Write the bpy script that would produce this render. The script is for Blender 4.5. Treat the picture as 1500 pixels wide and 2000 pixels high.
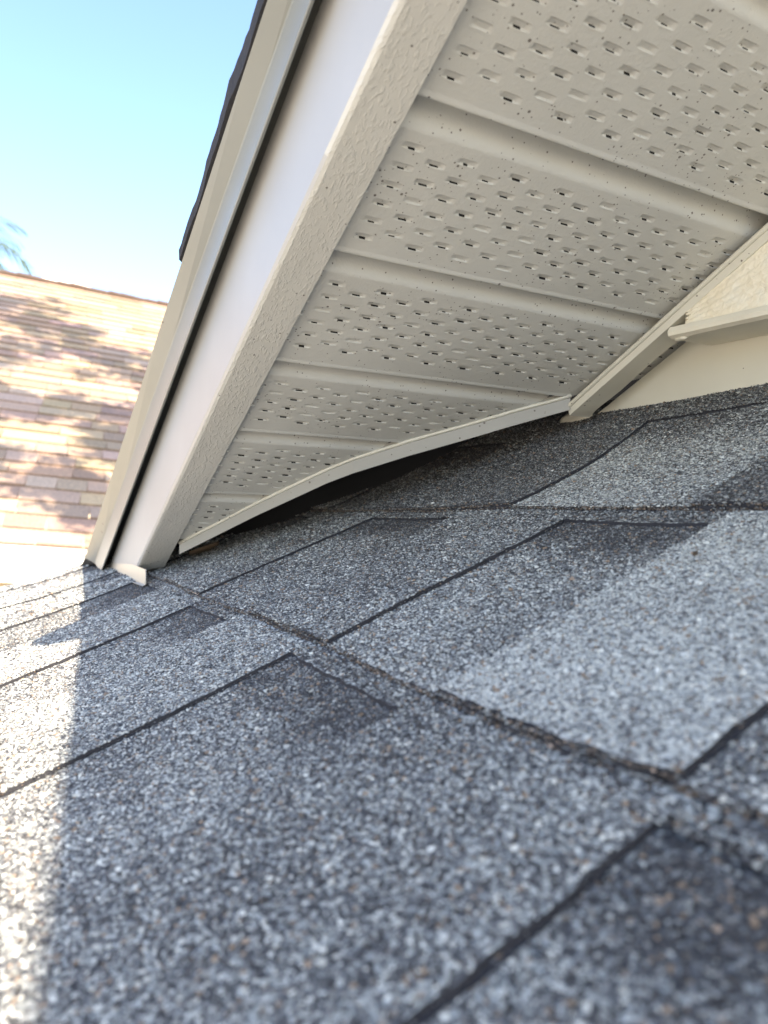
import bpy, math, numpy as np
from mathutils import Matrix, Vector

# ---------------------------------------------------------------- camera, sky, sun, exposure
for o in list(bpy.data.objects):
    bpy.data.objects.remove(o)
SC = bpy.context.scene
COL = SC.collection
U = 0.1                                   # one modelling unit = 0.1 m (distance eye to lower roof)
RIGHT = Vector((0.88094183, -0.47282701, 0.01939326))
DOWN = Vector((0.02256401, 0.00103478, -0.99974486))
FWD = Vector((0.47268631, 0.88115467, 0.01158045))
cam = bpy.data.cameras.new("camera")
cam.sensor_fit = 'HORIZONTAL'; cam.sensor_width = 36.0
cam.lens = 36.0 * 1406.88 / 1500.0
cam.clip_start = 0.005; cam.clip_end = 3000
cam.dof.use_dof = True; cam.dof.focus_distance = 0.40; cam.dof.aperture_fstop = 17.0
co = bpy.data.objects.new("camera", cam); COL.objects.link(co)
co.matrix_world = Matrix(((RIGHT.x, -DOWN.x, -FWD.x, 0), (RIGHT.y, -DOWN.y, -FWD.y, 0), (RIGHT.z, -DOWN.z, -FWD.z, 0), (0, 0, 0, 1)))
SC.camera = co

DY = 1.0
SUN_TRAVEL = Vector((-0.118, DY, -1.0)).normalized()
sl = bpy.data.lights.new("sun", 'SUN'); sl.energy = 5.0; sl.angle = math.radians(0.53); sl.color = (1.0, 0.86, 0.68)
so = bpy.data.objects.new("sun", sl); COL.objects.link(so)
so.rotation_euler = SUN_TRAVEL.to_track_quat('-Z', 'Y').to_euler()
W = bpy.data.worlds.new("World"); SC.world = W; W.use_nodes = True
nt = W.node_tree; nt.nodes.clear()
sky = nt.nodes.new('ShaderNodeTexSky'); sky.sky_type = 'NISHITA'; sky.sun_disc = False
sky.sun_elevation = math.asin(-SUN_TRAVEL.z)
sky.sun_rotation = math.atan2(-SUN_TRAVEL.x, -SUN_TRAVEL.y)
sky.air_density = 1.0; sky.dust_density = 1.6; sky.ozone_density = 2.6
bg = nt.nodes.new('ShaderNodeBackground'); bg.inputs[1].default_value = 0.15
wo = nt.nodes.new('ShaderNodeOutputWorld')
nt.links.new(sky.outputs[0], bg.inputs[0]); nt.links.new(bg.outputs[0], wo.inputs[0])
SC.view_settings.view_transform = 'Standard'; SC.view_settings.look = 'None'
SC.view_settings.exposure = 1.90; SC.view_settings.gamma = 1.0
SC.cycles.max_bounces = 8; SC.cycles.diffuse_bounces = 5

# ---------------------------------------------------------------- constants of the two roofs (units)
T1 = 0.43340; S1 = math.radians(23.434); C1 = math.cos(S1)      # lower roof, rises in +x
P2 = math.radians(25.713); T2 = math.tan(P2)                    # gable overhang, falls in +y
D0 = 2.640                                                       # soffit plane z = D0 - T2*y
RNG = np.random.default_rng(7)

def sstep(a, b, x):
    t = np.clip((np.asarray(x, float) - a) / (b - a), 0, 1); return t * t * (3 - 2 * t)

def roof_z(x, y):
    x = np.asarray(x, float); y = np.asarray(y, float)
    ql = (0.015 + 0.080 * sstep(5.5, 7.8, y)) * np.clip(1.05 - x, 0, 3) ** 2
    qr = 0.14 * np.clip(x - 2.6, 0, 1.3) ** 2
    wav = 0.006 * np.sin(1.7 * y + 1.1 * x) + 0.004 * np.sin(3.9 * y - 2.3 * x + 1)
    return -1.035 + T1 * x + ql + qr + wav

# ---------------------------------------------------------------- mesh helpers
def mesh_obj(name, V, F, mats, parent=None, fmat=None, smooth=False, attrs=None):
    """V (n,3) in units, F list/array of faces (array of equal length rows or list of arrays)"""
    me = bpy.data.meshes.new(name)
    V = np.asarray(V, np.float64) * U
    groups = [np.asarray(F)] if isinstance(F, np.ndarray) else F
    if not isinstance(F, np.ndarray) and len(F) and not isinstance(F[0], np.ndarray):
        loops = np.array([i for f in F for i in f], np.int32)
        tot = np.array([len(f) for f in F], np.int32)
    else:
        loops = np.concatenate([g.ravel() for g in groups]).astype(np.int32)
        tot = np.concatenate([np.full(len(g), g.shape[1]) for g in groups]).astype(np.int32)
    st = np.concatenate([[0], np.cumsum(tot)[:-1]]).astype(np.int32)
    me.vertices.add(len(V)); me.vertices.foreach_set('co', V.ravel())
    me.loops.add(len(loops)); me.loops.foreach_set('vertex_index', loops)
    me.polygons.add(len(tot)); me.polygons.foreach_set('loop_start', st); me.polygons.foreach_set('loop_total', tot)
    for m in (mats if isinstance(mats, (list, tuple)) else [mats]):
        me.materials.append(m)
    if fmat is not None:
        me.polygons.foreach_set('material_index', np.asarray(fmat, np.int32))
    sm = np.zeros(len(tot), bool)
    sm[:] = smooth
    me.polygons.foreach_set('use_smooth', sm)
    me.update(calc_edges=True); me.validate()
    if attrs:
        for k, a in attrs.items():
            at = me.attributes.new(k, 'FLOAT_COLOR', 'POINT')
            at.data.foreach_set('color', np.asarray(a, np.float32).ravel())
    o = bpy.data.objects.new(name, me); COL.objects.link(o)
    if parent is not None:
        o.parent = parent
    return o

def empty(name, label=None, cat=None, parent=None, loc=(0, 0, 0)):
    o = bpy.data.objects.new(name, None); COL.objects.link(o); o.location = [c * U for c in loc]
    o.empty_display_size = 0.05
    if parent is not None: o.parent = parent
    if label: o['label'] = label
    if cat: o['category'] = cat
    return o

def put_children_at(o):           # keep children where they are although the empty sits at its own base
    for c in o.children:
        c.matrix_parent_inverse = Matrix.Translation(-o.location)

def grid_faces(nr, nc):
    i = np.arange(nr - 1)[:, None] * nc + np.arange(nc - 1)[None, :]
    return np.stack([i, i + 1, i + nc + 1, i + nc], -1).reshape(-1, 4)

def loft(name, rings, mat, parent, closed=True, caps=True, smooth=False):
    rings = [np.asarray(r, float) for r in rings]; n = len(rings[0]); V = np.concatenate(rings); F = []
    m = n if closed else n - 1
    for k in range(len(rings) - 1):
        for j in range(m):
            a = k * n + j; b = k * n + (j + 1) % n
            F.append((a, b, b + n, a + n))
    if caps and closed:
        F.append(tuple(range(n))[::-1]); F.append(tuple(range((len(rings) - 1) * n, len(rings) * n)))
    return mesh_obj(name, V, F, mat, parent, smooth=smooth)

def box(name, a, b, mat, parent):
    a = np.array(a, float); b = np.array(b, float)
    V = [(x, y, z) for x in (a[0], b[0]) for y in (a[1], b[1]) for z in (a[2], b[2])]
    return mesh_obj(name, V, [(0, 1, 3, 2), (4, 6, 7, 5), (0, 4, 5, 1), (2, 3, 7, 6), (0, 2, 6, 4), (1, 5, 7, 3)], mat, parent)

def tube(name, pts, r, mat, parent, seg=8):
    pts = [Vector(p) for p in pts]; rings = []
    for i, p in enumerate(pts):
        t = (pts[min(i + 1, len(pts) - 1)] - pts[max(i - 1, 0)]).normalized()
        a = t.cross(Vector((0, 0, 1))).normalized(); b = a.cross(t)
        rr = r[i] if isinstance(r, (list, tuple, np.ndarray)) else r
        rings.append([tuple(p + (a * math.cos(q) + b * math.sin(q)) * rr) for q in np.linspace(0, 2 * math.pi, seg, endpoint=False)])
    return loft(name, rings, mat, parent, smooth=True)

# ---------------------------------------------------------------- materials
def mat(name):
    m = bpy.data.materials.new(name); m.use_nodes = True
    nt = m.node_tree; b = nt.nodes['Principled BSDF']
    return m, nt, b

def N(nt, t, **kw):
    n = nt.nodes.new(t)
    for k, v in kw.items():
        if k.startswith('i_'): n.inputs[k[2:]].default_value = v
        else: setattr(n, k, v)
    return n

def texco(nt, scale=(1, 1, 1), rot=(0, 0, 0)):
    t = N(nt, 'ShaderNodeTexCoord'); m = N(nt, 'ShaderNodeMapping')
    m.inputs['Scale'].default_value = scale; m.inputs['Rotation'].default_value = rot
    nt.links.new(t.outputs['Object'], m.inputs[0]); return m.outputs[0]

def ramp(nt, src, stops, interp='LINEAR'):
    r = N(nt, 'ShaderNodeValToRGB'); r.color_ramp.interpolation = interp
    e = r.color_ramp.elements
    while len(e) > 1: e.remove(e[-1])
    e[0].position = stops[0][0]; e[0].color = (*stops[0][1], 1)
    for p, c in stops[1:]:
        k = e.new(p); k.color = (*c, 1)
    nt.links.new(src, r.inputs[0]); return r

def mixc(nt, fac, a, b, mode='MIX'):
    m = N(nt, 'ShaderNodeMix', data_type='RGBA', blend_type=mode)
    for s, v in ((m.inputs[0], fac), (m.inputs[6], a), (m.inputs[7], b)):
        if isinstance(v, (int, float)): s.default_value = v
        elif isinstance(v, tuple): s.default_value = (*v, 1)
        else: nt.links.new(v, s)
    return m.outputs[2]

def painted(name, col, rough=0.45, speck=0.0, speck_scale=900, stipple=0.0, stipple_scale=700, grain=0.0, mottle=0.06,
            speck_col=(0.06, 0.04, 0.03), wave=0.0, metallic=0.0):
    m, nt, b = mat(name)
    L = nt.links
    mo = N(nt, 'ShaderNodeTexNoise'); mo.inputs['Scale'].default_value = 14; mo.inputs['Detail'].default_value = 5
    L.new(texco(nt), mo.inputs['Vector'])
    c = mixc(nt, mo.outputs[0], tuple(x * (1 - mottle) for x in col), tuple(min(1, x * (1 + mottle)) for x in col))
    if speck > 0:
        mask = None
        for sc, th in ((speck_scale, 0.115), (speck_scale * 0.45, 0.075)):
            v = N(nt, 'ShaderNodeTexVoronoi'); v.inputs['Scale'].default_value = sc
            L.new(texco(nt), v.inputs['Vector'])
            sep = N(nt, 'ShaderNodeSeparateColor'); L.new(v.outputs['Color'], sep.inputs[0])
            big = N(nt, 'ShaderNodeTexNoise'); big.inputs['Scale'].default_value = 25; L.new(texco(nt), big.inputs['Vector'])
            gate = N(nt, 'ShaderNodeMath', operation='MULTIPLY_ADD'); L.new(big.outputs[0], gate.inputs[0])
            gate.inputs[1].default_value = 0.9 * speck; gate.inputs[2].default_value = -0.28 * speck
            g2 = N(nt, 'ShaderNodeMath', operation='LESS_THAN'); L.new(sep.outputs[0], g2.inputs[0]); L.new(gate.outputs[0], g2.inputs[1])
            rad = N(nt, 'ShaderNodeMath', operation='MULTIPLY_ADD'); L.new(sep.outputs[1], rad.inputs[0]); rad.inputs[1].default_value = th * 2; rad.inputs[2].default_value = th * 0.7
            dd = N(nt, 'ShaderNodeMath', operation='LESS_THAN'); L.new(v.outputs['Distance'], dd.inputs[0]); L.new(rad.outputs[0], dd.inputs[1])
            mm = N(nt, 'ShaderNodeMath', operation='MULTIPLY'); L.new(g2.outputs[0], mm.inputs[0]); L.new(dd.outputs[0], mm.inputs[1])
            if mask is None: mask = mm.outputs[0]
            else:
                mx = N(nt, 'ShaderNodeMath', operation='MAXIMUM'); L.new(mask, mx.inputs[0]); L.new(mm.outputs[0], mx.inputs[1]); mask = mx.outputs[0]
        k = N(nt, 'ShaderNodeMath', operation='MULTIPLY'); L.new(mask, k.inputs[0]); k.inputs[1].default_value = 0.8
        c = mixc(nt, k.outputs[0], c, speck_col)
    L.new(c, b.inputs['Base Color'])
    b.inputs['Roughness'].default_value = rough; b.inputs['Metallic'].default_value = metallic
    h = None
    def add(sock, strength, dist):
        nonlocal h
        bp = N(nt, 'ShaderNodeBump'); bp.inputs['Strength'].default_value = strength; bp.inputs['Distance'].default_value = dist
        L.new(sock, bp.inputs['Height'])
        if h is not None: L.new(h, bp.inputs['Normal'])
        h = bp.outputs[0]
    if stipple > 0:
        n1 = N(nt, 'ShaderNodeTexNoise'); n1.inputs['Scale'].default_value = stipple_scale; n1.inputs['Detail'].default_value = 3
        L.new(texco(nt), n1.inputs['Vector']); add(n1.outputs[0], stipple, 0.0006)
    if grain > 0:     # embossed wood grain that runs along the rake (y)
        n2 = N(nt, 'ShaderNodeTexNoise'); n2.inputs['Scale'].default_value = 640; n2.inputs['Detail'].default_value = 4; n2.inputs['Distortion'].default_value = 0.6
        L.new(texco(nt, (1, 0.11, 1), (-P2, 0, 0)), n2.inputs['Vector'])
        rr = ramp(nt, n2.outputs[0], [(0.50, (0, 0, 0)), (0.66, (1, 1, 1))]); add(rr.outputs[0], grain, 0.00024)
    if wave > 0:
        n3 = N(nt, 'ShaderNodeTexNoise'); n3.inputs['Scale'].default_value = 40; n3.inputs['Detail'].default_value = 2
        L.new(texco(nt, (1, 0.4, 1)), n3.inputs['Vector']); add(n3.outputs[0], wave, 0.002)
    if h is not None: L.new(h, b.inputs['Normal'])
    return m

M_SOFFIT = painted('soffit_paint', (0.545, 0.54, 0.495), 0.38, mottle=0.12, speck=0.9, speck_scale=640, stipple=0.35, stipple_scale=620)
M_LIP = painted('fascia_textured_paint', (0.56, 0.548, 0.50), 0.42, speck=0.32, speck_scale=520, grain=0.75)
M_FASCIA = painted('fascia_paint', (0.41, 0.405, 0.39), 0.42, mottle=0.14, speck=0.3, speck_scale=300, wave=0.10, stipple=0.1, stipple_scale=90)
M_DRIP = painted('drip_edge_paint', (0.235, 0.242, 0.225), 0.36, mottle=0.12, speck=0.3, speck_scale=200, wave=0.08)
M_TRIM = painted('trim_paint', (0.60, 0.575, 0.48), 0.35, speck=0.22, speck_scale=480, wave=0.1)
M_TRIM_SHADE = painted('trim_paint_shaded', (0.32, 0.31, 0.275), 0.5, speck=0.3, speck_scale=480, wave=0.1, mottle=.12)  # darker copy of the trim paint; the face's shade is in its colour
M_WALL = painted('wall_paint', (0.66, 0.63, 0.52), 0.5, mottle=0.12, speck=0.35, speck_scale=330, stipple=0.15, stipple_scale=200)
M_WOOD_SHADE = painted('dark_wood_shade', (0.009, 0.009, 0.010), 0.9, mottle=0.4)  # near-black: shade of the gaps put into the colour; deck wood too
M_FLASH = painted('galvanised_flashing', (0.50, 0.49, 0.45), 0.38, mottle=0.1, metallic=0.55, wave=0.25)
M_CAULK = painted('caulk', (0.70, 0.66, 0.54), 0.6, mottle=0.25, stipple=0.8, stipple_scale=160)
M_NWALL = painted('neighbour_white_paint', (0.80, 0.78, 0.72), 0.6)
M_NTAN = painted('neighbour_tan_wall', (0.55, 0.45, 0.30), 0.8)

def simple(name, col, rough=0.8, var=0.2, scale=60):
    return painted(name, col, rough, mottle=var)

m, nt, b = mat('slot_dark'); b.inputs['Base Color'].default_value = (0.008, 0.007, 0.006, 1); b.inputs['Roughness'].default_value = 1; M_SLOT = m  # black faces stand in for the unlit openings of the slits

# stucco
m, nt, b = mat('stucco'); L = nt.links
n1 = N(nt, 'ShaderNodeTexNoise'); n1.inputs['Scale'].default_value = 260; n1.inputs['Detail'].default_value = 8; n1.inputs['Distortion'].default_value = 0.4
L.new(texco(nt), n1.inputs['Vector'])
r1 = ramp(nt, n1.outputs[0], [(0.40, (0, 0, 0)), (0.60, (1, 1, 1))])
n2 = N(nt, 'ShaderNodeTexNoise'); n2.inputs['Scale'].default_value = 60; n2.inputs['Detail'].default_value = 5; L.new(texco(nt), n2.inputs['Vector'])
r2 = ramp(nt, n2.outputs[0], [(0.35, (0.80, 0.72, 0.55)), (0.55, (0.82, 0.76, 0.61)), (0.72, (0.80, 0.78, 0.68)), (0.8, (0.70, 0.58, 0.40))])
L.new(r2.outputs[0], b.inputs['Base Color']); b.inputs['Roughness'].default_value = 0.55
bp = N(nt, 'ShaderNodeBump'); bp.inputs['Strength'].default_value = 0.5; bp.inputs['Distance'].default_value = 0.0006
L.new(r1.outputs[0], bp.inputs['Height']); L.new(bp.outputs[0], b.inputs['Normal']); M_STUCCO = m

# shingle base: bitumen with granules bonded in it (voronoi cells), tone of the blend from the 'tone' attribute
def shingle_base(name, palette, scale=900, use_tone=True, bump=0.8):
    m, nt, b = mat(name); L = nt.links
    v = N(nt, 'ShaderNodeTexVoronoi'); v.inputs['Scale'].default_value = scale; L.new(texco(nt), v.inputs['Vector'])
    sep = N(nt, 'ShaderNodeSeparateColor'); L.new(v.outputs['Color'], sep.inputs[0])
    val = sep.outputs[0]
    if use_tone:
        at = N(nt, 'ShaderNodeAttribute', attribute_name='tone')
        s2 = N(nt, 'ShaderNodeSeparateColor'); L.new(at.outputs['Color'], s2.inputs[0])
        ma = N(nt, 'ShaderNodeMath', operation='MULTIPLY_ADD'); L.new(s2.outputs[0], ma.inputs[0]); ma.inputs[1].default_value = 0.9; ma.inputs[2].default_value = -0.45
        ad = N(nt, 'ShaderNodeMath', operation='ADD'); L.new(ma.outputs[0], ad.inputs[0]); L.new(val, ad.inputs[1]); val = ad.outputs[0]
    r = ramp(nt, val, palette, 'CONSTANT')
    c = r.outputs[0]
    L.new(c, b.inputs['Base Color']); b.inputs['Roughness'].default_value = 0.75
    bp = N(nt, 'ShaderNodeBump', invert=True); bp.inputs['Strength'].default_value = bump; bp.inputs['Distance'].default_value = 0.001
    L.new(v.outputs['Distance'], bp.inputs['Height']); L.new(bp.outputs[0], b.inputs['Normal'])
    return m
GREY_PAL = [(0.0, (0.030, 0.030, 0.032)), (0.30, (0.075, 0.077, 0.082)), (0.50, (0.155, 0.16, 0.16)), (0.68, (0.27, 0.285, 0.27)), (0.84, (0.45, 0.46, 0.43))]
M_SHINGLE = shingle_base('shingle_bitumen', GREY_PAL)
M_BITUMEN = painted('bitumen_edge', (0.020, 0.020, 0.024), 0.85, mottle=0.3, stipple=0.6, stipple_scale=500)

m, nt, b = mat('granule'); L = nt.links
at = N(nt, 'ShaderNodeAttribute', attribute_name='tone'); L.new(at.outputs['Color'], b.inputs['Base Color'])
b.inputs['Roughness'].default_value = 0.5; M_GRAN = m

m, nt, b = mat('brown_shingle'); L = nt.links
at = N(nt, 'ShaderNodeAttribute', attribute_name='tone')
n1 = N(nt, 'ShaderNodeTexNoise'); n1.inputs['Scale'].default_value = 90; n1.inputs['Detail'].default_value = 4; L.new(texco(nt), n1.inputs['Vector'])
r1 = ramp(nt, n1.outputs[0], [(0.3, (0.7, 0.7, 0.7)), (0.7, (1.25, 1.2, 1.15))])
L.new(mixc(nt, 1.0, at.outputs['Color'], r1.outputs[0], 'MULTIPLY'), b.inputs['Base Color']); b.inputs['Roughness'].default_value = 0.85; M_BROWN = m

def foliage(name, a, bcol):
    m, nt, b = mat(name); L = nt.links
    n1 = N(nt, 'ShaderNodeTexNoise'); n1.inputs['Scale'].default_value = 6; L.new(texco(nt), n1.inputs['Vector'])
    L.new(ramp(nt, n1.outputs[0], [(0.35, a), (0.65, bcol)]).outputs[0], b.inputs['Base Color']); b.inputs['Roughness'].default_value = 0.95; b.inputs['Specular IOR Level'].default_value = 0.1
    tr = N(nt, 'ShaderNodeBsdfTranslucent'); tr.inputs[0].default_value = (*[c * 1.3 for c in bcol], 1)
    mx = N(nt, 'ShaderNodeMixShader'); mx.inputs[0].default_value = 0.3
    L.new(b.outputs[0], mx.inputs[1]); L.new(tr.outputs[0], mx.inputs[2]); L.new(mx.outputs[0], nt.nodes['Material Output'].inputs[0])
    return m
M_LEAF = foliage('leaf_green', (0.04, 0.07, 0.02), (0.09, 0.13, 0.04))
M_PALM = foliage('palm_green', (0.05, 0.085, 0.04), (0.13, 0.16, 0.05))
M_BARK = simple('bark', (0.16, 0.12, 0.09), 0.9, 0.4)
M_DEADLEAF = simple('dead_leaf', (0.09, 0.06, 0.035), 0.7, 0.4)
M_GROUND = simple('ground_concrete', (0.42, 0.39, 0.33), 0.9, 0.15)

# ---------------------------------------------------------------- ground
g = mesh_obj('ground', [(-4000, -4000, -31), (4000, -4000, -31), (4000, 4000, -31), (-4000, 4000, -31)], [(0, 1, 2, 3)], M_GROUND)
g['kind'] = 'structure'

# ---------------------------------------------------------------- the house
house = empty('house', 'beige trimmed house whose gable overhang runs down onto its own grey shingled lower roof', 'house')

# --- lower roof shingles: base strips, tooth strips, granules -> one mesh
COURSES = [(0.03, 1.26), (1.26, 2.715), (2.715, 3.99)]
# near-side edges of raised tabs (y range of each raised tab) and their tone; gaps between them show the lower layer
TABS = [
    [(-5.0, -3.8, .6), (-2.6, -1.4, .5), (-.75, 0.05, .45), (0.936, 1.86, .53), (2.80, 3.72, .66), (4.50, 5.55, .66), (6.45, 7.00, .58), (7.52, 8.3, .62), (9.0, 9.6, .6)],
    [(-5.4, -4.2, .5), (-3.0, -2.2, .5), (-1.2, 0.0, .55), (0.950, 1.80, .92), (2.62, 3.60, .52), (4.62, 5.75, .50), (6.6, 7.5, .6), (8.3, 9.4, .5)],
    [(-5.0, -4.0, .5), (-2.8, -1.5, .6), (-0.6, 0.5, .5), (1.2, 2.0, .52), (3.18, 4.55, .34), (5.70, 6.6, .45), (7.5, 8.6, .5)],
]
GAP_TONE = [[.5, .5, .5, .56, .58, .56, .45, .6, .5, .5, .5], [.5, .5, .5, .5, .60, .50, .5, .5, .5, .5], [.5, .5, .5, .55, .78, .36, .5, .5, .5]]
CUT_TOP = [1.17, 2.60, 3.87]
LAY = 0.017

def lown(s, y, k):       # cheap smooth noise
    return (np.sin(2.1 * s + 1.7 * y + k) + np.sin(4.3 * y - 3.1 * s + 2.3 * k) + np.sin(7.7 * s + 5.1 * y + k * k)) / 3

def tone_at(ci, s, y, tab):
    """tone 0 dark .. 1 light"""
    s0, s1 = COURSES[ci]
    t = np.full(np.shape(s), 0.5)
    for (a, b_, v) in TABS[ci]:
        t = np.where((y >= a) & (y < b_), v, t)
    if not tab:
        edges = [-99] + [e for (a, b_, v) in TABS[ci] for e in (a, b_)] + [99]
        gi = 0
        for k in range(0, len(edges) - 1, 2):
            t = np.where((y >= edges[k]) & (y < edges[k + 1]), GAP_TONE[ci][min(gi, len(GAP_TONE[ci]) - 1)], t); gi += 1
        d = CUT_TOP[ci] - s                      # printed dark band at the head of every gap
        t = t - 0.36 * (1 - sstep(0.10, 0.42, d + 0.10 * lown(s, y * 3, 2)))
    t = t + 0.09 * lown(s, y, ci) 
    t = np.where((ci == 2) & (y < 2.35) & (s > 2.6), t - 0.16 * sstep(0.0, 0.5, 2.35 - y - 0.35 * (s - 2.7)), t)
    return np.clip(t, 0.02, 0.98)

RV, RF, RT, RM = [], [], [], []
nv = 0
def add_patch(ci, sa, sb, ya, yb, hfun, tab, ds=0.06, dyy=0.03):
    global nv
    ns = max(3, int((sb - sa) / ds) + 1); ny = max(3, int((yb - ya) / dyy) + 1)
    s = np.linspace(sa, sb, ns)[:, None] * np.ones((1, ny)); y = np.linspace(ya, yb, ny)[None, :] * np.ones((ns, 1))
    s = s.copy(); y = y.copy()
    # ragged cut edges and slight undulation
    jag = lambda n: RNG.normal(0, 0.0042, n) + 0.003 * np.sin(np.arange(n) * 0.9 + ci)
    wv = 0.010 * np.sin(np.linspace(ya, yb, ny) * 2.3 + ci) + 0.005 * np.sin(np.linspace(ya, yb, ny) * 7.1 + ci * 2)
    s[0] += jag(ny) + wv
    s[1:-1] += wv * np.linspace(1, 0, ns)[1:-1, None] 
    if tab:
        s[-1] += jag(ny); y[:, 0] += jag(ns) + 0.006 * np.sin(s[:, 0] * 5); y[:, -1] += jag(ns)
    x = s * C1
    z = roof_z(x, y) + hfun(s)
    top = np.stack([x, y, z], -1).reshape(-1, 3)
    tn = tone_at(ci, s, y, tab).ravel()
    # skirt
    per = np.concatenate([np.arange(ny), (np.arange(1, ns) * ny + ny - 1), ((ns - 1) * ny + np.arange(ny - 2, -1, -1)), (np.arange(ns - 2, 0, -1) * ny)])
    sk = top[per].copy(); sk[:, 2] -= (LAY + 0.004) if tab else 0.06
    V = np.concatenate([top, sk]); m = len(per)
    F = grid_faces(ns, ny)[:, ::-1] + nv
    k = np.arange(m); o = len(top)
    Fs = np.stack([per[k], per[(k + 1) % m], o + (k + 1) % m, o + k], -1)[:, ::-1] + nv
    RV.append(V); RF.append(F); RF.append(Fs)
    tt = np.concatenate([tn, np.full(m, 0.12)]); RT.append(np.stack([tt, tt, tt, np.ones_like(tt)], -1))
    RM.append(np.concatenate([np.zeros(len(F), np.int32), np.full(len(Fs), 2, np.int32)])); nv += len(V)

def hbase(ci):
    s0, s1 = COURSES[ci]
    return lambda s: 0.037 - 0.033 * np.clip((s - s0) / (s1 - s0), 0, 1.2)
for ci, (s0, s1) in enumerate(COURSES):
    hb = hbase(ci)
    add_patch(ci, s0, s1 + 0.12 if ci < 2 else 4.3, -6, 9.6, hb, False, dyy=0.04)
    for (a, b_, v) in TABS[ci]:
        add_patch(ci, s0 + 0.004, s1 + 0.05 if ci < 2 else 4.25, a, b_, (lambda hb: lambda s: hb(s) + LAY)(hb), True)
    # the continuous upper edge strip above the gaps
    edges = [-6] + [e for (a, b_, v) in TABS[ci] for e in (a, b_)] + [9.6]
    for k in range(0, len(edges) - 1, 2):
        if edges[k + 1] - edges[k] > 0.05:
            add_patch(ci, CUT_TOP[ci] + RNG.normal(0, .012), s1 + 0.05 if ci < 2 else 4.25, edges[k] - .003, edges[k + 1] + .003, (lambda hb: lambda s: hb(s) + LAY * 0.93)(hb), True)

def shade_ribbon(s, y0, y1, h):  # black strip stands in for the shadow line beside a raised tab edge
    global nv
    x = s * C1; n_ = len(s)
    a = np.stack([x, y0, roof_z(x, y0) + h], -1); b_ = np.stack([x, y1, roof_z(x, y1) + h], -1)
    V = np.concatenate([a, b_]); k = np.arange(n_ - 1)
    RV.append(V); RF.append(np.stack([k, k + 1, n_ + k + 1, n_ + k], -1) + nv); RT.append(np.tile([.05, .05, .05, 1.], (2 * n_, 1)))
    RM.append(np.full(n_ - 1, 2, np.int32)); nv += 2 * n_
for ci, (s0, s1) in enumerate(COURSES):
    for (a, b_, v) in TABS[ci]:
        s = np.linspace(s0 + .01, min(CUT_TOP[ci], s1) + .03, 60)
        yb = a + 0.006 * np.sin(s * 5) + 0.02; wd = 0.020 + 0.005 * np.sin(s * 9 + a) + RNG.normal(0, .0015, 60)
        shade_ribbon(s, yb - wd - .012, yb, hbase(ci)(s) + 0.0035)
# granules
def surf(s, y):
    """top height, course index, is-tab for arrays"""
    ci = np.where(s < COURSES[0][1], 0, np.where(s < COURSES[1][1], 1, 2))
    h = np.zeros_like(s); tab = np.zeros(s.shape, bool); tn = np.zeros_like(s)
    for c in range(3):
        k = ci == c
        tb = np.zeros(k.sum(), bool)
        for (a, b_, v) in TABS[c]:
            tb |= (y[k] >= a) & (y[k] < b_)
        tone = np.where(tb, tone_at(c, s[k], y[k], True), tone_at(c, s[k], y[k], False))
        tb2 = tb | (s[k] > CUT_TOP[c])
        tone = np.where((~tb) & (s[k] > CUT_TOP[c]), 0.40, tone)
        h[k] = hbase(c)(s[k]) + LAY * tb2; tab[k] = tb2; tn[k] = tone
    return h, tab, tn

def in_view(P, mg=0.12):
    d = P @ np.array(FWD); r = P @ np.array(RIGHT); q = P @ np.array(DOWN)
    return (d > 0.15) & (np.abs(r / d) < 0.533 + mg) & (np.abs(q / d) < 0.711 + mg)

pts = []
for (ya, yb, pitch) in ((0.2, 2.2, 0.0092), (2.2, 4.2, 0.0098), (4.2, 6.5, 0.0122), (6.5, 9.58, 0.020)):
    gs = np.arange(0.03, 4.15, pitch); gy = np.arange(ya, yb, pitch)
    S, Y = np.meshgrid(gs, gy); S = S + (np.arange(len(gy)) % 2)[:, None] * pitch / 2
    S = (S + RNG.uniform(-.42, .42, S.shape) * pitch).ravel(); Y = (Y + RNG.uniform(-.42, .42, Y.shape) * pitch).ravel()
    X = S * C1; k = in_view(np.stack([X, Y, roof_z(X, Y)], -1)); S = S[k]; Y = Y[k]
    size = pitch * RNG.lognormal(0, 0.30, len(S)) * 0.62
    pts.append(np.stack([S, Y, size, np.zeros(len(S)), np.zeros(len(S))], -1))
P = np.concatenate(pts)
h, tab, tn = surf(P[:, 0], P[:, 1])
P[:, 3] = h; P[:, 4] = tn
# bare patches where granules have gone
bare = RNG.random(len(P)) < 0.06
P = P[~bare]
near_edge = np.zeros(len(P), bool)       # the grooves beside raised edges stay free of granules
for c, (s0, s1) in enumerate(COURSES):
    ins = (P[:, 0] > s0) & (P[:, 0] < min(CUT_TOP[c], s1))
    for (a, b_, v) in TABS[c]:
        near_edge |= ins & (P[:, 1] < a + .004) & (P[:, 1] > a - 0.011 - 0.007 * RNG.random(len(P)))
    near_edge |= (P[:, 0] > s0 - 0.008 - 0.012 * RNG.random(len(P))) & (P[:, 0] < s0 + .004)
P = P[~near_edge]
brown = np.zeros(len(P), bool)
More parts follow.
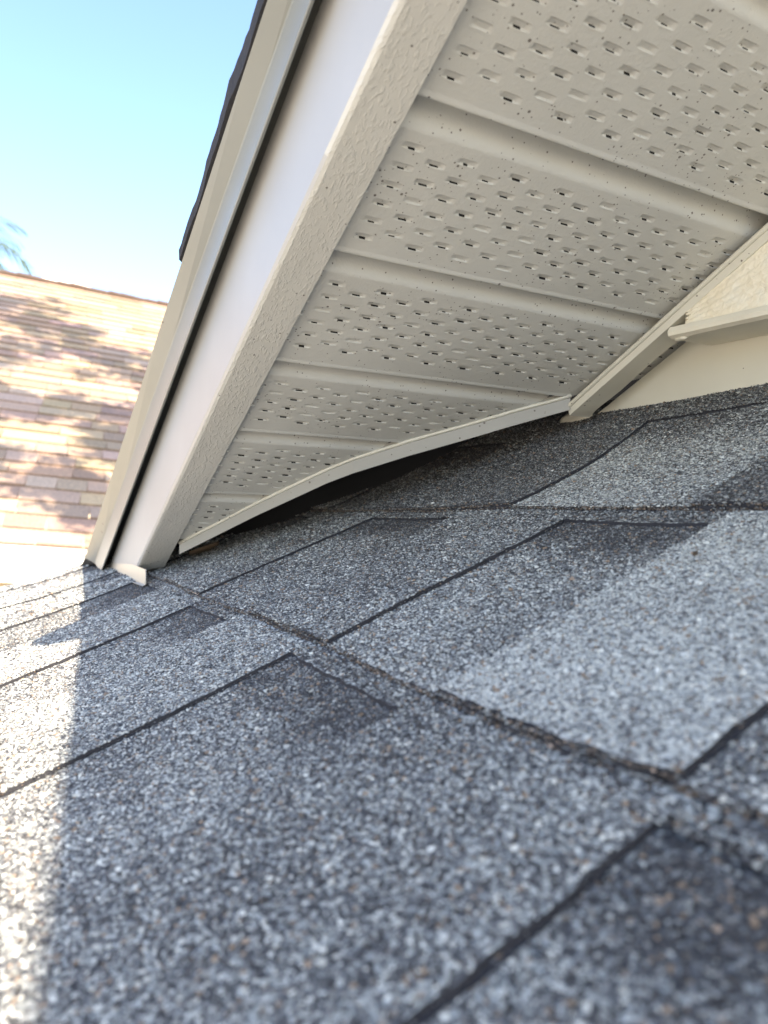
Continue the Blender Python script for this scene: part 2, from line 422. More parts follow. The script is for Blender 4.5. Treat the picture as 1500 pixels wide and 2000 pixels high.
# granules standing on the butt faces (brownish ragged edges)
ex = []
for c, (s0, s1) in enumerate(COURSES):
    n = 4200
    y = RNG.uniform(0.3, 9.5, n)
    tb = np.zeros(n, bool)
    for (a, b_, v) in TABS[c]: tb |= (y >= a) & (y < b_)
    top = hbase(c)(np.full(n, s0)) + LAY * tb
    lay_ = RNG.random(n) < 0.5; hh = np.where(tb, np.where(lay_, 0.037 + LAY * RNG.uniform(.25, .85, n), 0.037 * RNG.uniform(.60, .85, n)), 0.037 * RNG.uniform(.6, .95, n))
    wv = 0.010 * np.sin(y * 2.3 + c) + 0.005 * np.sin(y * 7.1 + c * 2)
    ex.append(np.stack([s0 + wv + RNG.normal(-0.002, 0.003, n), y, np.full(n, .0062) * RNG.lognormal(0, .25, n), hh, RNG.uniform(.1, .45, n)], -1))
for c in range(3):
    s0, s1 = COURSES[c]
    for (a, b_, v) in TABS[c]:
        if a < 0.2 or a > 9: continue
        n = 160; s = RNG.uniform(s0, min(s1, 4.0), n)
        hh = hbase(c)(s) + LAY * RNG.uniform(0, 0.4, n)
        ex.append(np.stack([s, a + 0.006 * np.sin(s * 5) + RNG.normal(0.002, 0.003, n), np.full(n, .0045) * RNG.lognormal(0, .2, n), hh, np.full(n, 0.04)], -1))
EX = np.concatenate(ex)
k = in_view(np.stack([EX[:, 0] * C1, EX[:, 1], roof_z(EX[:, 0] * C1, EX[:, 1])], -1)); EX = EX[k]
brown = np.concatenate([brown, EX[:, 4] > 0.05]); P = np.concatenate([P, EX])
n = len(P)
X = P[:, 0] * C1; C = np.stack([X, P[:, 1], roof_z(X, P[:, 1]) + P[:, 3]], -1)
tmpl = np.array([(1, 0, 0), (0, 1, 0), (-1, 0, 0), (0, -1, 0), (0, 0, 1), (0, 0, -1)], float)
tf = np.array([(0, 1, 4), (1, 2, 4), (2, 3, 4), (3, 0, 4), (1, 0, 5), (2, 1, 5), (3, 2, 5), (0, 3, 5)])
q = RNG.normal(size=(n, 4)); q /= np.linalg.norm(q, axis=1, keepdims=True)
w, x_, y_, z_ = q.T
Rm = np.stack([1 - 2 * (y_ ** 2 + z_ ** 2), 2 * (x_ * y_ - z_ * w), 2 * (x_ * z_ + y_ * w), 2 * (x_ * y_ + z_ * w), 1 - 2 * (x_ ** 2 + z_ ** 2), 2 * (y_ * z_ - x_ * w),
               2 * (x_ * z_ - y_ * w), 2 * (y_ * z_ + x_ * w), 1 - 2 * (x_ ** 2 + y_ ** 2)], -1).reshape(n, 3, 3)
T = tmpl[None] * RNG.uniform(0.65, 1.25, (n, 6, 1)) + RNG.normal(0, 0.12, (n, 6, 3))
T = np.einsum('nij,nkj->nki', Rm, T); T[:, :, 2] *= 0.62
GV = (C[:, None, :] + T * P[:, 2][:, None, None])
v = RNG.random(n) + (P[:, 4] - 0.5) * 0.9
pal = np.array([(0.042, 0.041, 0.042), (0.098, 0.099, 0.101), (0.185, 0.188, 0.182), (0.31, 0.32, 0.30), (0.50, 0.505, 0.465)])
idx = np.digitize(v, [0.30, 0.50, 0.68, 0.86])
gc = pal[idx] * RNG.uniform(0.75, 1.25, (n, 1))
tanm = RNG.random(n) < 0.06
gc[tanm] = np.array([0.26, 0.19, 0.13]) * RNG.uniform(0.6, 1.2, (tanm.sum(), 1))
gc[brown] = np.array([0.10, 0.075, 0.055]) * RNG.lognormal(-.1, .65, (brown.sum(), 1))
mixb = brown & (RNG.random(n) < 0.35); gc[mixb] = pal[RNG.integers(1, 4, mixb.sum())] * 0.9
gcol = np.concatenate([gc, np.ones((n, 1))], -1)
GF = (np.arange(n)[:, None, None] * 6 + tf[None]).reshape(-1, 3) + nv
quads = np.concatenate(RF)
V = np.concatenate(RV + [GV.reshape(-1, 3)])
tonea = np.concatenate(RT + [np.repeat(gcol, 6, axis=0)])
fm = np.concatenate(RM + [np.ones(len(GF), np.int32)])
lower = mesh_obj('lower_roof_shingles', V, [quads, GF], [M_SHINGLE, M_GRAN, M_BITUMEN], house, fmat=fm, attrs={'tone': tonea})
lower['label'] = 'grey granule shingles with dark bands and ragged edges'
print('granules', n)
# deck under them, closed body
def deck_ring(y): 
    xs = np.linspace(0.02, 4.3 * C1, 12); top = [(x, y, float(roof_z(x, y)) - 0.045) for x in xs]; bot = [(x, y, float(roof_z(x, y)) - 0.3) for x in xs[::-1]]
    return top + bot
loft('roof_deck', [deck_ring(y) for y in np.linspace(-6, 9.57, 25)], M_WOOD_SHADE, house)
# eave metal
def eave_ring(y):
    z = float(roof_z(0, y))
    return [(0.13, y, z - 0.05 + .04), (0.005, y, z - 0.015), (0.00, y, z - 0.20), (-0.025, y, z - 0.22), (-0.02, y, z - 0.225), (0.01, y, z - 0.20), (0.015, y, z - 0.04), (0.13, y, z - 0.03)]
loft('eave_drip_edge', [eave_ring(y) for y in np.linspace(-6, 9.6, 40)], M_DRIP, house)
loft('eave_fascia', [[(.02, y, float(roof_z(0, y)) - .06), (.1, y, float(roof_z(0, y)) - .06), (.1, y, float(roof_z(0, y)) - 1.5), (.02, y, float(roof_z(0, y)) - 1.5)] for y in np.linspace(-6, 9.6, 30)], M_FASCIA, house)
box('lower_wall', (4, -6, -31), (40, 12, -1.6), M_WALL, house)

# --- gable overhang
def zc(d, y): return d - T2 * y
def rake_rings(points, far, ys=(-25.0, 1.5)):
    """points: (x, d at y=1.5) ; far: (x,y,z) per point"""
    rings = [[(x, y, zc(d, y)) for x, d in points] for y in ys]
    mids = []
    for f in (0.2, 0.45, 0.7, 0.9):
        mids.append([tuple(np.array(a) * (1 - f) + np.array(b_) * f) for a, b_ in zip(rings[-1], far)])
    return rings + mids + [far]

def far_pt(x, y, d): return (x, y, zc(d, y))
# fascia board: face, rounded edges, textured underside lip
r = 0.020
fas = loft('fascia_board', rake_rings(
    [(1.056, 2.545 + r), (1.056, 3.20), (1.066, 3.232), (1.090, 3.248), (1.25, 3.252), (1.25, 2.70), (1.284, 2.70), (1.284, 2.575), (1.278, 2.560), (1.062 + r, 2.545 - .003), (1.058 + r * .4, 2.549)],
    [far_pt(1.056, 6.50, 2.665), far_pt(1.056, 7.95, 3.34), far_pt(1.062, 8.0, 3.362), far_pt(1.08, 8.02, 3.375), far_pt(1.25, 7.9, 3.375), far_pt(1.25, 6.9, 2.75), far_pt(1.284, 6.6, 2.76), far_pt(1.284, 6.357, 2.640), far_pt(1.278, 6.36, 2.628), far_pt(1.062 + r, 6.47, 2.640), far_pt(1.058 + r * .4, 6.47, 2.645)]),
    [M_FASCIA, M_LIP], house)
me = fas.data
for pl in me.polygons:                                  # underside faces carry the embossed coat
    if pl.normal.z < -0.5: pl.material_index = 1
fas['label'] = 'smooth pale rake board with an embossed underside'
# near-black board painting the shade in the recess behind the drip edge
loft('recess_shade', rake_rings([(1.22, 3.2), (1.22, 3.6), (1.3, 3.6), (1.3, 3.2)], [far_pt(1.22, 8.1, 3.35), far_pt(1.22, 8.6, 3.75), far_pt(1.3, 8.6, 3.75), far_pt(1.3, 8.1, 3.35)]), M_WOOD_SHADE, house)
# drip edge
t = 0.008
dr = loft('rake_drip_edge', rake_rings(
    [(1.3, 3.315), (0.906, 3.300), (0.900, 3.292), (0.976, 3.262), (0.980, 3.255), (0.978, 3.060), (0.968, 3.050), (0.972, 3.046), (0.978 + t, 3.056), (0.980 + t, 3.262), (0.92, 3.290), (1.3, 3.305)],
    [far_pt(1.3, 9.3, 3.84), far_pt(.906, 9.0, 3.83), (0.900, 8.995, -0.51), far_pt(.976, 8.72, 3.66), far_pt(0.98, 8.71, 3.645), far_pt(0.978, 8.12, 3.305), far_pt(.968, 8.11, 3.292), far_pt(.972, 8.11, 3.288), far_pt(.978 + t, 8.12, 3.30), far_pt(.98 + t, 8.7, 3.64), far_pt(.92, 8.97, 3.81), far_pt(1.3, 9.2, 3.83)]),
    M_DRIP, house)
mesh_obj('end_shade_patch', [(.905, 8.95, -.50), (.902, 9.5, -.632), (.97, 8.75, -.56), (1.05, 9.0, -.60), (1.05, 8.6, -.48)], [(0, 1, 2), (1, 3, 2), (0, 2, 4), (2, 3, 4)], M_WOOD_SHADE, house)  # dark patch in place of the shadowed underside at the drip edge's end

# upper roof shingles: thick ragged edge over the drip edge
def drip_out(y): return 3.292 + 0.071 * max(0, y - 1.5)
rings = []
ys = np.concatenate([np.linspace(-25, 1, 30), np.arange(1.05, 4.21, 0.05), [4.215], np.arange(4.26, 9.3, 0.06)])
for y in ys:
    e = RNG.normal(0, 0.0012) + 0.005 * math.sin(y * 7) + 0.003 * math.sin(y * 17)
    if y < 4.212:
        xo = 0.885 + e; top = 3.475 + 0.055 * max(-1.3, y - 2.8) + (0.020 if (3.0 < y < 3.24) else 0) * 1.0
    else:
        xo = 0.925 + e * 0.6; top = drip_out(y) + 0.012 + (0.03 if 5.1 < y < 5.4 else 0) + 0.4 * abs(e)
    bot = drip_out(y) + 0.012
    rings.append([(xo, y, zc(top, y)), (xo + 0.003, y, zc(max(bot, 0) if top - bot > .01 else top - .02, y)), (1.3, y, zc(bot - .0, y)), (60, y, zc(bot, y)), (60, y, zc(top + .2, y)), (1.5, y, zc(top + 0.02, y))])
V = np.concatenate([np.array(r_) for r_ in rings])
tn = np.zeros((len(V), 4)); tn[:, 0] = 0.10; tn[5::6, 0] = 0.5; tn[:, 3] = 1
nr = 6; F = []
for k in range(len(rings) - 1):
    for j in range(nr):
        a = k * nr + j; b_ = k * nr + (j + 1) % nr; F.append((a, b_, b_ + nr, a + nr))
F.append(tuple(range(nr))[::-1]); F.append(tuple(range((len(rings) - 1) * nr, len(rings) * nr)))
up = mesh_obj('upper_roof_shingles', V, F, [M_SHINGLE, M_BITUMEN], house, fmat=[1 if (i % 6) < 3 and i < (len(rings) - 1) * 6 else 0 for i in range(len(F))], attrs={'tone': tn})
up['label'] = 'dark ragged shingle edge projecting over the drip edge'

# --- soffit panels
soffit = empty('soffit', None, None, house)
CH = np.array([(1.25, 6.66), (1.302, 6.57), (1.716, 5.82), (2.072, 5.246), (2.202, 5.083), (2.508, 4.795), (2.792, 4.564), (3.066, 4.333), (3.385, 4.085), (3.45, 4.04), (3.9, 3.7)])
def ch_sp(x): return np.interp(x, CH[:, 0], CH[:, 1])
def sof(x, sp, h):
    return np.stack([x + 0 * sp, sp * math.cos(P2) + h * math.sin(P2), D0 - sp * math.sin(P2) + h * math.cos(P2)], -1)
J = [-0.62, 0.16, 0.94, 1.72, 2.500, 3.285, 4.110, 4.835, 5.690, 6.50, 7.3]
for k in range(len(J) - 1):
    a, b_ = J[k], J[k + 1]
    fine = a > 0.9
    xs = np.arange(1.20, 3.80, 0.0105 if fine else 0.03)
    sps = np.arange(a, b_ + 0.0013, 0.0024 if fine else 0.02); sps[-1] = b_
    if a > 4: sps = np.arange(a, b_ + .0012, 0.0024); sps[-1] = b_
    SP, XX = np.meshgrid(sps, xs, indexing='ij')
    tt = SP - a
    H = 0.075 * (1 - sstep(0.02, 0.145, tt)) - 0.004 * sstep(b_ - a - 0.03, b_ - a - 0.005, tt)
    H = H + 0.004 * np.sin(XX * 2.1 + k) * np.sin(tt * 5)
    slot = np.zeros(SP.shape, bool)
    rows = int((b_ - a - 0.205 - 0.10) / 0.0475) + 1
    for j in range(rows):
        spc = a + 0.205 + 0.0475 * j
        off = 1.408 + (0.1295 if j % 2 else 0) 
        kx = np.round((XX - off) / 0.259)
        dx = XX - off - kx * 0.259
        dy = SP - spc - 0.0
        hsh = np.sin(kx * 12.9898 + j * 78.233 + k * 37.7) * 43758.5453; hsh = hsh - np.floor(hsh)
        w = (1 - sstep(0.030, 0.044, np.abs(dx))) * sstep(-0.017, -0.010, dy) * (1 - sstep(0.0095, 0.0125, dy)) * (0.75 + 0.4 * hsh)
        H = H + w * (0.0055 + 0.0045 * np.clip((dy + 0.016) / 0.026, 0, 1)) - 0.0010 * (1 - sstep(0.024, 0.036, np.abs(dx - 0.006))) * np.exp(-((dy - 0.017) / 0.004) ** 2)
        slot |= (np.abs(dx + 0.004 - 0.006 * (hsh - .5)) < 0.018 + 0.007 * hsh + 0.003 * np.sin(dx * 300 + j)) & (dy > 0.0086) & (dy < 0.0114) & (hsh > 0.10) & True
    V0 = sof(XX, SP, H).reshape(-1, 3)
    nrow, nc = SP.shape
    F = grid_faces(nrow, nc)
    sc = slot[:-1, :-1] & slot[:-1, 1:]
    fm = sc.reshape(-1).astype(np.int32)
    cx = (XX[:-1, :-1] + .005).reshape(-1); cs = SP[:-1, :-1].reshape(-1)
    keep = cs < ch_sp(cx) + 0.02
    F = F[keep]; fm = fm[keep]
    # hem: turned-up edge behind the near joint
    hem_top = sof(xs, np.full(len(xs), b_), 0.08 + 0 * xs); hv = len(V0)
    lastrow = (nrow - 1) * nc + np.arange(nc)
    HF = np.stack([lastrow[:-1], lastrow[1:], hv + np.arange(1, nc), hv + np.arange(nc - 1)], -1)
    hk = b_ < ch_sp(xs[:-1])
    HF = HF[hk]
    if not len(F): continue
    F = np.concatenate([F, HF]); fm = np.concatenate([fm, np.zeros(len(HF), np.int32)])
    mesh_obj('soffit_panel', np.concatenate([V0, hem_top]), F, [M_SOFFIT, M_SLOT], soffit, fmat=fm, smooth=True)
# plain run of the same soffit further up, behind the viewer
mesh_obj('soffit_panel', sof(np.array([1.2, 3.8, 3.8, 1.2]), np.array([-27., -27., -.62, -.62]), np.zeros(4)), [(0, 1, 2, 3)], M_SOFFIT, soffit)

# --- trims of the soffit
pl = [tuple(sof(np.array(x), np.array(s), -0.004)) for x, s in CH[1:9]]
dense = []
for a, b_ in zip(pl[:-1], pl[1:]):
    for f in np.linspace(0, 1, 6, endpoint=False): dense.append(np.array(a) * (1 - f) + np.array(b_) * f)
dense.append(np.array(pl[-1]))
ct = tube('channel_bead', [tuple(p) for p in dense], 0.013, M_TRIM, None)
V = []; F = []
for i, p in enumerate(dense):
    f = i / (len(dense) - 1); drop = 0.092 + 0.012 * math.sin(f * 3) 
    V += [tuple(p + np.array([0, 0.004, 0.0])), tuple(p + np.array([0.004, 0.012, -drop])), tuple(p + np.array([0.006, 0.020, -drop])), tuple(p + np.array([0.006, 0.020, 0.03]))]
for i in range(len(dense) - 1):
    for j in range(3): a = i * 4 + j; F.append((a, a + 1, a + 5, a + 4))
cf = mesh_obj('roof_line_channel', V, F, M_TRIM_SHADE, house); cf['label'] = 'thin painted channel closing the soffit above the lower roof'
ct.parent = cf
# channel along the wall
w0 = np.array(onw := (3.39, 3.717, 0.793)); w1 = np.array((3.352, 2.283, 1.492)); dirw = (w1 - w0) / (w0[1] - w1[1]); w2 = w0 + dirw * 28
bd = tube('channel_bead', [tuple(w0 + (w2 - w0) * f) for f in np.linspace(0, 1, 40) ** 2], 0.015, M_TRIM, None)
V = []; F = []
K = 60
for i in range(K):
    p = w0 + (w2 - w0) * (i / (K - 1)) ** 2
    lip = 0.012 * math.sin(i * 1.3)
    V += [tuple(p + np.array([0, 0, 0.004])), tuple(p + np.array([0.02, 0, -0.055])), tuple(p + np.array([0.19 + lip, 0.0, -0.055 + lip * .3])), tuple(p + np.array([0.19 + lip, 0, -0.04]))]
for i in range(K - 1):
    for j in range(3): a = i * 4 + j; F.append((a, a + 1, a + 5, a + 4))
wc = mesh_obj('wall_channel', V, F, M_TRIM, house); wc['label'] = 'painted channel where the soffit meets the wall'; bd.parent = wc

# --- wall below the soffit
nyw = 60; Vw = []
ysw = np.linspace(-25, 4.35, nyw)
for y in ysw:
    Vw += [(3.75, y, float(roof_z(3.75, y)) - .2), (3.75, y, zc(D0, y) - .02), (5, y, zc(D0, y) - .02), (5, y, float(roof_z(3.75, y)) - .2)]
F = []
for i in range(nyw - 1):
    for j in range(4): a = i * 4 + j; b_ = i * 4 + (j + 1) % 4; F.append((a, a + 4, b_ + 4, b_))
F.append((0, 1, 2, 3)); F.append(tuple((nyw - 1) * 4 + j for j in (3, 2, 1, 0)))
mesh_obj('wall', Vw, F, M_WALL, house)
# stucco field with its bottom screed
def stucco_bottom(y): return 1.125 - 0.035 * (2.84 - y)      # z of the screed line
ny = 260; yy = 2.775 - np.linspace(0, 1, ny) ** 1.5 * 20; nz = 60
Vs = []
for i, y in enumerate(yy):
    zb = max(stucco_bottom(y), -3.0); zt = zc(2.600, y)
    for j in range(nz):
        f = j / (nz - 1); yj = y
        if i == 0: yj = y + 0.018 * math.sin(f * 9) + RNG.normal(0, .008) - 0.035 * (1 - f) 
        bump = 0.004 * (math.sin(y * 31 + f * 17) + math.sin(y * 53 - f * 29) + math.sin(y * 17 + f * 47)) / 3 + RNG.normal(0, 0.0006)
        Vs.append((3.385 + bump + (0.30 if (i == 0 and False) else 0), yj, zb + (zt - zb) * f))
F = grid_faces(ny, nz); nvs = len(Vs)
Vs += [(3.73, Vs[j][1], Vs[j][2]) for j in range(nz)]
EF = np.array([(j, j + 1, nvs + j + 1, nvs + j) for j in range(nz - 1)])
st = mesh_obj('stucco', np.array(Vs), np.concatenate([F, EF]), M_STUCCO, house, smooth=True)
st['label'] = 'thick cream stucco with cracked lumpy coat'
rings = []
for y in np.concatenate([[2.87, 2.86], 2.85 - np.linspace(0, 1, 40) ** 1.5 * 20]):
    z = stucco_bottom(y); c_ = 0.012 if y > 2.865 else 0
    rings.append([(3.362 + c_, y, z + .008), (3.350 + c_, y, z - .02), (3.355 + c_, y, z - .042 + c_), (3.385, y, z - .055 + c_), (3.73, y, z - .045), (3.73, y, z + .0), (3.40, y, z + .012)])
loft('stucco_screed', rings, M_CAULK, house)
# caulk and foam lumps
def lump(name, c, rad, mt, parent, seed, sub=3, amp=.25):
    import bmesh
    bm = bmesh.new(); bmesh.ops.create_icosphere(bm, subdivisions=sub, radius=1)
    rg = np.random.default_rng(seed); ph = rg.uniform(0, 6, (4, 3)); fr = rg.uniform(2, 6, (4, 3))
    V = []
    for v in bm.verts:
        p = np.array(v.co); k = 1 + amp * sum(math.sin(float(p @ fr[i]) + ph[i, 0]) for i in range(4)) / 3
        V.append(p * k * np.array(rad) + np.array(c))
    F = [tuple(v.index for v in f.verts) for f in bm.faces]; bm.free()
    return mesh_obj(name, V, F, mt, parent, smooth=True)
lump('caulk_patch', (3.72, 3.98, .775), (.04, .16, .05), M_CAULK, house, 3)
lump('caulk_drip', (3.40, 2.80, 1.068), (.02, .045, .014), M_CAULK, house, 5)
lump('foam_lump', (3.47, 2.24, 1.575), (.05, .06, .035), M_CAULK, house, 9, amp=.35)
# added near-black board as painted shade in the hollow below the soffit's valley end
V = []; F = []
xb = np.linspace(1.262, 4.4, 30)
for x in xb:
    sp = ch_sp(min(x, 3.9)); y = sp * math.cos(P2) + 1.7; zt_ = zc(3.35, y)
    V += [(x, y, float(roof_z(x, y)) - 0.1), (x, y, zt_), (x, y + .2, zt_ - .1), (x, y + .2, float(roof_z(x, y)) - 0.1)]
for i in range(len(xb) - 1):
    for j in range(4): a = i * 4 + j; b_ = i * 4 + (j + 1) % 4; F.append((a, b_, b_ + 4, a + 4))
mesh_obj('hollow_shade_board', V, F, M_WOOD_SHADE, house)
# step flashing that shows under the end of the fascia
V = [(1.060, 5.985, -.430), (1.060, 5.985, -.553), (1.060, 7.09, -.60), (1.060, 8.0, -.62), (1.060, 8.0, -.50), (1.060, 6.6, -.43),
     (1.035, 5.99, -.566), (1.030, 6.5, -.575), (1.035, 7.1, -.61)]
fl = mesh_obj('step_flashing', V, [(0, 1, 2, 3, 4, 5), (1, 6, 7), (1, 7, 2), (7, 8, 2)], M_FLASH, house)
md = fl.modifiers.new('th', 'SOLIDIFY'); md.thickness = 0.0006; md.offset = -1
# unseen tab added up the rake to throw the lower roof's tongue of shade
BY, BX = 1.93, 0.60
V = []
for i in range(9):
    f = i / 8; y = BY - 0.80 + 1.6 * f; ext = (0.90 - BX) * math.sin(math.pi * f) ** 0.6
    V += [(0.93, y, zc(3.50, y)), (0.93 - ext, y, zc(3.50, y) + 0.02)]
F = [(2 * i, 2 * i + 1, 2 * i + 3, 2 * i + 2) for i in range(8)]
bt = mesh_obj('shadow_tab', V, F, M_SHINGLE, house, attrs={'tone': np.tile([.3, .3, .3, 1], (len(V), 1))})
md = bt.modifiers.new('th', 'SOLIDIFY'); md.thickness = 0.002

# ---------------------------------------------------------------- small things lying on the roof
def curl_leaf(name, c, L_, W_, ang, seed, mt, label, cat, lift=0.02):
    rg = np.random.default_rng(seed); V = []; nu, nvv = 13, 7
    for i in range(nu):
        f = i / (nu - 1); wd = W_ * math.sin(math.pi * min(1, f * .96 + .02)) ** .8
        for j in range(nvv):
            g_ = j / (nvv - 1) * 2 - 1
            lx = (f - .5) * L_; ly = g_ * wd; lz = 0.35 * W_ * g_ * g_ + 0.12 * L_ * (f - .5) ** 2 * 4 * .5 + rg.normal(0, .002)
            V.append((lx * math.cos(ang) - ly * math.sin(ang), lx * math.sin(ang) + ly * math.cos(ang), lz + lx * math.cos(ang) * T1))
    V = np.array(V)
    o = mesh_obj(name, V, grid_faces(nu, nvv), mt, None, smooth=True)
    o.location = (c[0] * U, c[1] * U, (float(roof_z(c[0], c[1])) + lift) * U)
    md = o.modifiers.new('th', 'SOLIDIFY'); md.thickness = 0.0004
    o['label'] = label; o['category'] = cat
    return o
curl_leaf('dead_leaf', (1.56, 6.15), .26, .10, 2.5, 1, M_DEADLEAF, 'curled brown dead leaf caught in the dark gap beneath the soffit channel', 'leaf', .06)
curl_leaf('bark_chip', (2.02, 1.60), .035, .008, .5, 2, M_DEADLEAF, 'tiny brown bark chip lying alone on the light grey shingle', 'debris', .07)

# ---------------------------------------------------------------- neighbouring roof
E1 = np.array((0.99409436, -0.08431661, -0.06831633)); UU = np.array((0.06807191, -0.00577369, 0.99766371)); NN = np.array((0.0845141, 0.99642229, 0))
P0 = np.array((0.1317891, 36.8310136, -1.3915179))
PB = math.radians(30); E2 = math.cos(PB) * NN + math.sin(PB) * UU; NR = -math.sin(PB) * NN + math.cos(PB) * UU
neigh = empty('neighbouring_house', 'sunlit house with brown shingled roof and white fascia beyond the grey roof', 'house')
V = []; F = []; TC = []
def npt(a, s, h): return P0 + E1 * a + E2 * s + NR * h
AL, AR, SL, EXP = -45.0, 70.0, 48.7, 1.39
nC = int(SL / EXP) + 1
for c in range(nC):
    s0 = c * EXP; s1 = min(s0 + EXP, SL); a = AL + RNG.uniform(0, 3)
    while a < AR:
        w_ = RNG.uniform(1.4, 3.6); lift = RNG.choice([0.05, 0.09]); b_ = a + w_
        base = np.array([0.31, 0.225, 0.155]) * RNG.uniform(0.72, 1.22) * np.array([1, RNG.uniform(.92, 1.08), RNG.uniform(.9, 1.15)])
        k = len(V); jj = RNG.uniform(-.03, .03)
        V += [npt(a, s0 + jj, lift + .07), npt(b_ - .05, s0 + jj, lift + .07), npt(b_, s1 + .05, .02), npt(a, s1 + .05, .02), npt(a, s0 + jj, -.02), npt(b_, s0 + jj, -.02)]
        F += [(k, k + 1, k + 2, k + 3), (k + 4, k + 5, k + 1, k)]
        if SL - s1 < 0: pass
        TC += [list(base) + [1]] * 4 + [[.03, .022, .018, 1]] * 2  # lower vertices darkened: shadow line under each course painted in
        a = b_
mesh_obj('roof', V, F, M_BROWN, neigh, attrs={'tone': TC})['label'] = 'mottled brown shingle roof dappled with shade'
# body of the roof behind the ridge, ridge cap
bk = lambda a, s, h: P0 + E1 * a + (E2 * SL) + (-UU * math.sin(PB) + NN * math.cos(PB)) * s + UU * h
mesh_obj('roof_back_slope', [bk(AL, 0, 0), bk(AR, 0, 0), bk(AR, 45, 0), bk(AL, 45, 0)], [(0, 1, 2, 3)], simple('tan_shingle', (.3, .2, .15)), neigh)
rg_pts = []
for i, a in enumerate(np.arange(AL, AR, 1.2)):
    rg_pts.append((a, 0.10 + 0.05 * math.sin(i * 1.7)))
V = []; F = []
for a, h_ in rg_pts:
    k = len(V)
    for aa, hh in ((a, h_ + .05), (a + 1.28, h_)):
        V += [npt(aa, SL - .75, .06 + hh * .3), npt(aa, SL - .72, .22 + hh), npt(aa, SL + .02, .24 + hh), bk(aa, .7, .12 + hh * .3)]
    F += [(k, k + 4, k + 5, k + 1), (k + 1, k + 5, k + 6, k + 2), (k + 2, k + 6, k + 7, k + 3)]
mesh_obj('ridge_cap', V, F, simple('ridge_shingle', (.07, .045, .03)), neigh)  # cap coloured very dark in place of its shadowed side
def nbox(name, a0, a1, n0, n1, u0, u1, mt):
    V = [P0 + E1 * a + NN * n_ + UU * u_ for a in (a0, a1) for n_ in (n0, n1) for u_ in (u0, u1)]
    return mesh_obj(name, V, [(0, 1, 3, 2), (4, 6, 7, 5), (0, 4, 5, 1), (2, 3, 7, 6), (0, 2, 6, 4), (1, 5, 7, 3)], mt, neigh)
nbox('eave_drip_edge', AL, AR, -.28, .4, -.20, -.03, M_NWALL)
nbox('fascia_board', AL, AR, .03, .4, -1.72, -.22, M_NWALL)
nbox('eave_soffit', AL, AR, .4, 5.0, -1.72, -1.55, M_NTAN)
nbox('wall', AL, AR, 5.0, 9, -34, -1.6, M_NTAN)

# far roof whose ridge just clears the brown one
far = empty('distant_house', 'faint pale roof ridge peeping above the brown roof ridge', 'house')
def camray(u_, v_): return np.array(RIGHT) * ((u_ - 750) / 1406.88) + np.array(DOWN) * ((v_ - 1000) / 1406.88) + np.array(FWD)
A_ = camray(101, 533) * 160; B_ = camray(161, 546) * 160
dr_ = np.array([0, 40, 0.]); dn = np.array([0, 0, -16.])
V = [A_, B_, A_ + dn + np.array([-14, -22, 0]), B_ + dn + np.array([10, -22, 0]), A_ + dn + np.array([-14, 22, 0]), B_ + dn + np.array([10, 22, 0])]
mesh_obj('roof', V, [(0, 2, 3, 1), (1, 5, 4, 0), (0, 4, 2), (1, 3, 5)], simple('pale_tile', (.75, .70, .60)), far)
tube('ridge_cap', [tuple(A_ + (B_ - A_) * f + np.array([0, 0, .1])) for f in np.linspace(0, 1, 8)], .16, simple('ridge_tile', (.16, .11, .07)), far)
c0 = (A_ + B_) / 2
box('wall', (c0[0] - 14, c0[1] - 18, -31), (c0[0] + 12, c0[1] + 18, c0[2] - 15), M_NTAN, far)

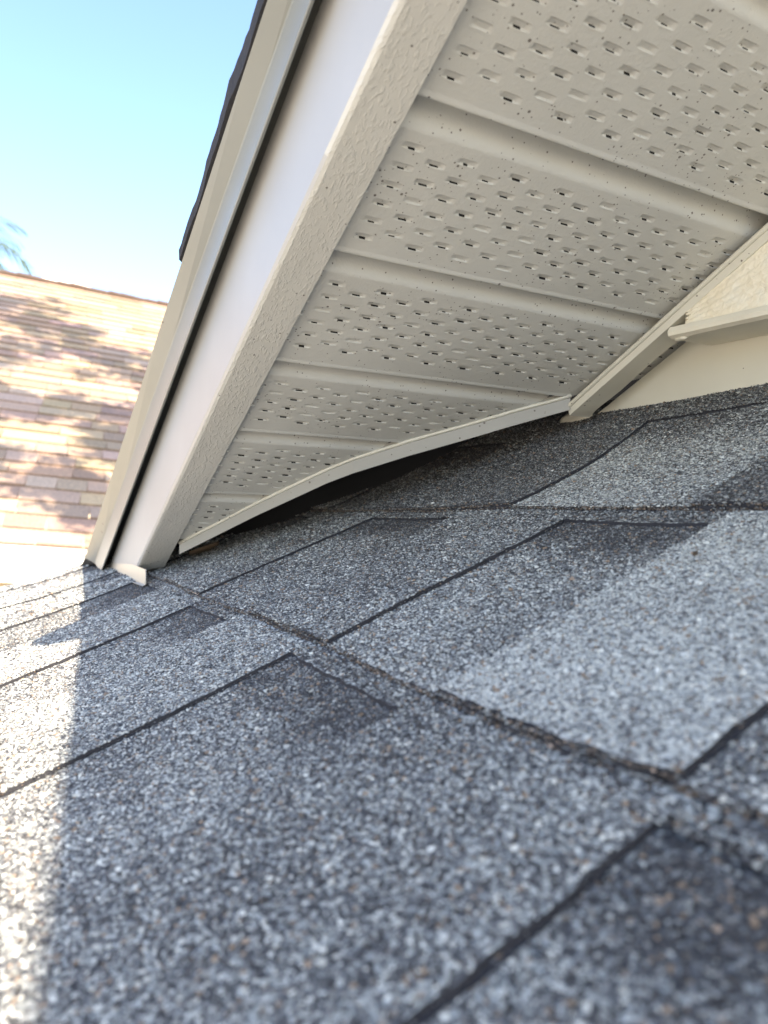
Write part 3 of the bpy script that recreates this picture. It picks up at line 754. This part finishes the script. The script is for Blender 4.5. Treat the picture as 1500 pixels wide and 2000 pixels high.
# ---------------------------------------------------------------- palm behind the ridge
palm = empty('palm_tree', 'palm with drooping feathery fronds rising past the brown roof at the sky edge', 'tree')
pc = camray(-95, 462) * 110
tube('trunk', [(pc[0] - 2 + 2 * f, pc[1], -31 + (pc[2] + 31) * f) for f in np.linspace(0, 1, 12)], [2.2 - 0.8 * f for f in np.linspace(0, 1, 12)], M_BARK, palm, 10)
V = []; F = []
rg = np.random.default_rng(11)
for fi in range(30):
    az = fi * 2.399; el = rg.uniform(-.3, 1.2); Lf = rg.uniform(11, 15)
    dh = np.array([math.cos(az), math.sin(az), 0]); side = np.array([-math.sin(az), math.cos(az), 0]); p = pc.copy(); e = el
    prev = p
    for i in range(26):
        step = Lf / 26; p = p + (dh * math.cos(e) + np.array([0, 0, math.sin(e)])) * step; e -= 0.055 + .03 * (i / 26)
        k = len(V); V += [prev, prev + np.array([0, 0, .12]), p + np.array([0, 0, .1]), p]; F.append((k, k + 1, k + 2, k + 3)); prev = p
        if i > 3:
            for sg in (-1, 1):
                ll = 3.6 * math.sin(math.pi * min(1, (i + 2) / 29)) + .5
                tip = p + side * sg * ll * .8 + dh * ll * .45 + np.array([0, 0, -ll * rg.uniform(.25, .6)])
                k = len(V); mid = (p + tip) / 2 + np.array([0, 0, .25])
                V += [p, mid + dh * .085, tip, mid - dh * .085]; F.append((k, k + 1, k + 2, k + 3))
mesh_obj('crown', V, F, M_PALM, palm)

# ---------------------------------------------------------------- shade tree standing outside the frame, between the houses
tree = empty('shade_tree', 'leafy tree beside the houses whose branches dapple the brown roof', 'tree')
base = np.array([-24., 8., -31.]); top = np.array([-8., 14., 40.])
tube('trunk', [tuple(base + (top - base) * f + np.array([math.sin(f * 4), math.cos(f * 3), 0])) for f in np.linspace(0, 1, 14)], [2.4 - 1.4 * f for f in np.linspace(0, 1, 14)], M_BARK, tree, 10)
V = []; F = []
rg = np.random.default_rng(21)
tl = -np.array(SUN_TRAVEL)
for (a, s, ra, rs, cnt, Tt) in [(-4, 38, 5, 4.0, 26, 60), (0, 34, 5, 3.0, 30, 58), (4, 29, 5, 2.5, 26, 56), (8, 25, 4, 2.0, 20, 54), (-3, 26, 5, 3, 16, 54), (2, 16.5, 6, 2.6, 40, 50), (-3, 18, 3, 2, 14, 50), (5.0, 12, 2.5, 2.6, 16, 48), (1.5, 6.2, 5, 1.8, 26, 46), (3.5, 3.2, 2.0, 1.5, 10, 45), (-2, 9, 3, 1.0, 10, 45), (9, 20, 4, 3, 8, 50)]:
    for q_ in range(cnt):
        cc = npt(a + rg.normal(0, .5) * ra, s + rg.normal(0, .45) * rs, 0) + tl * (Tt + rg.normal(0, 2))
        if in_view(cc[None], .25)[0]: continue
        for l in range(56):
            p = cc + rg.normal(0, 0.60, 3)
            d1 = rg.normal(size=3); d1 /= np.linalg.norm(d1); d2 = np.cross(d1, rg.normal(size=3)); d2 /= np.linalg.norm(d2)
            lw, ll = rg.uniform(.12, .25), rg.uniform(.3, .6)
            k = len(V); V += [p - d1 * ll, p + d2 * lw, p + d1 * ll, p - d2 * lw]; F.append((k, k + 1, k + 2, k + 3))
mesh_obj('crown', V, F, M_LEAF, tree)
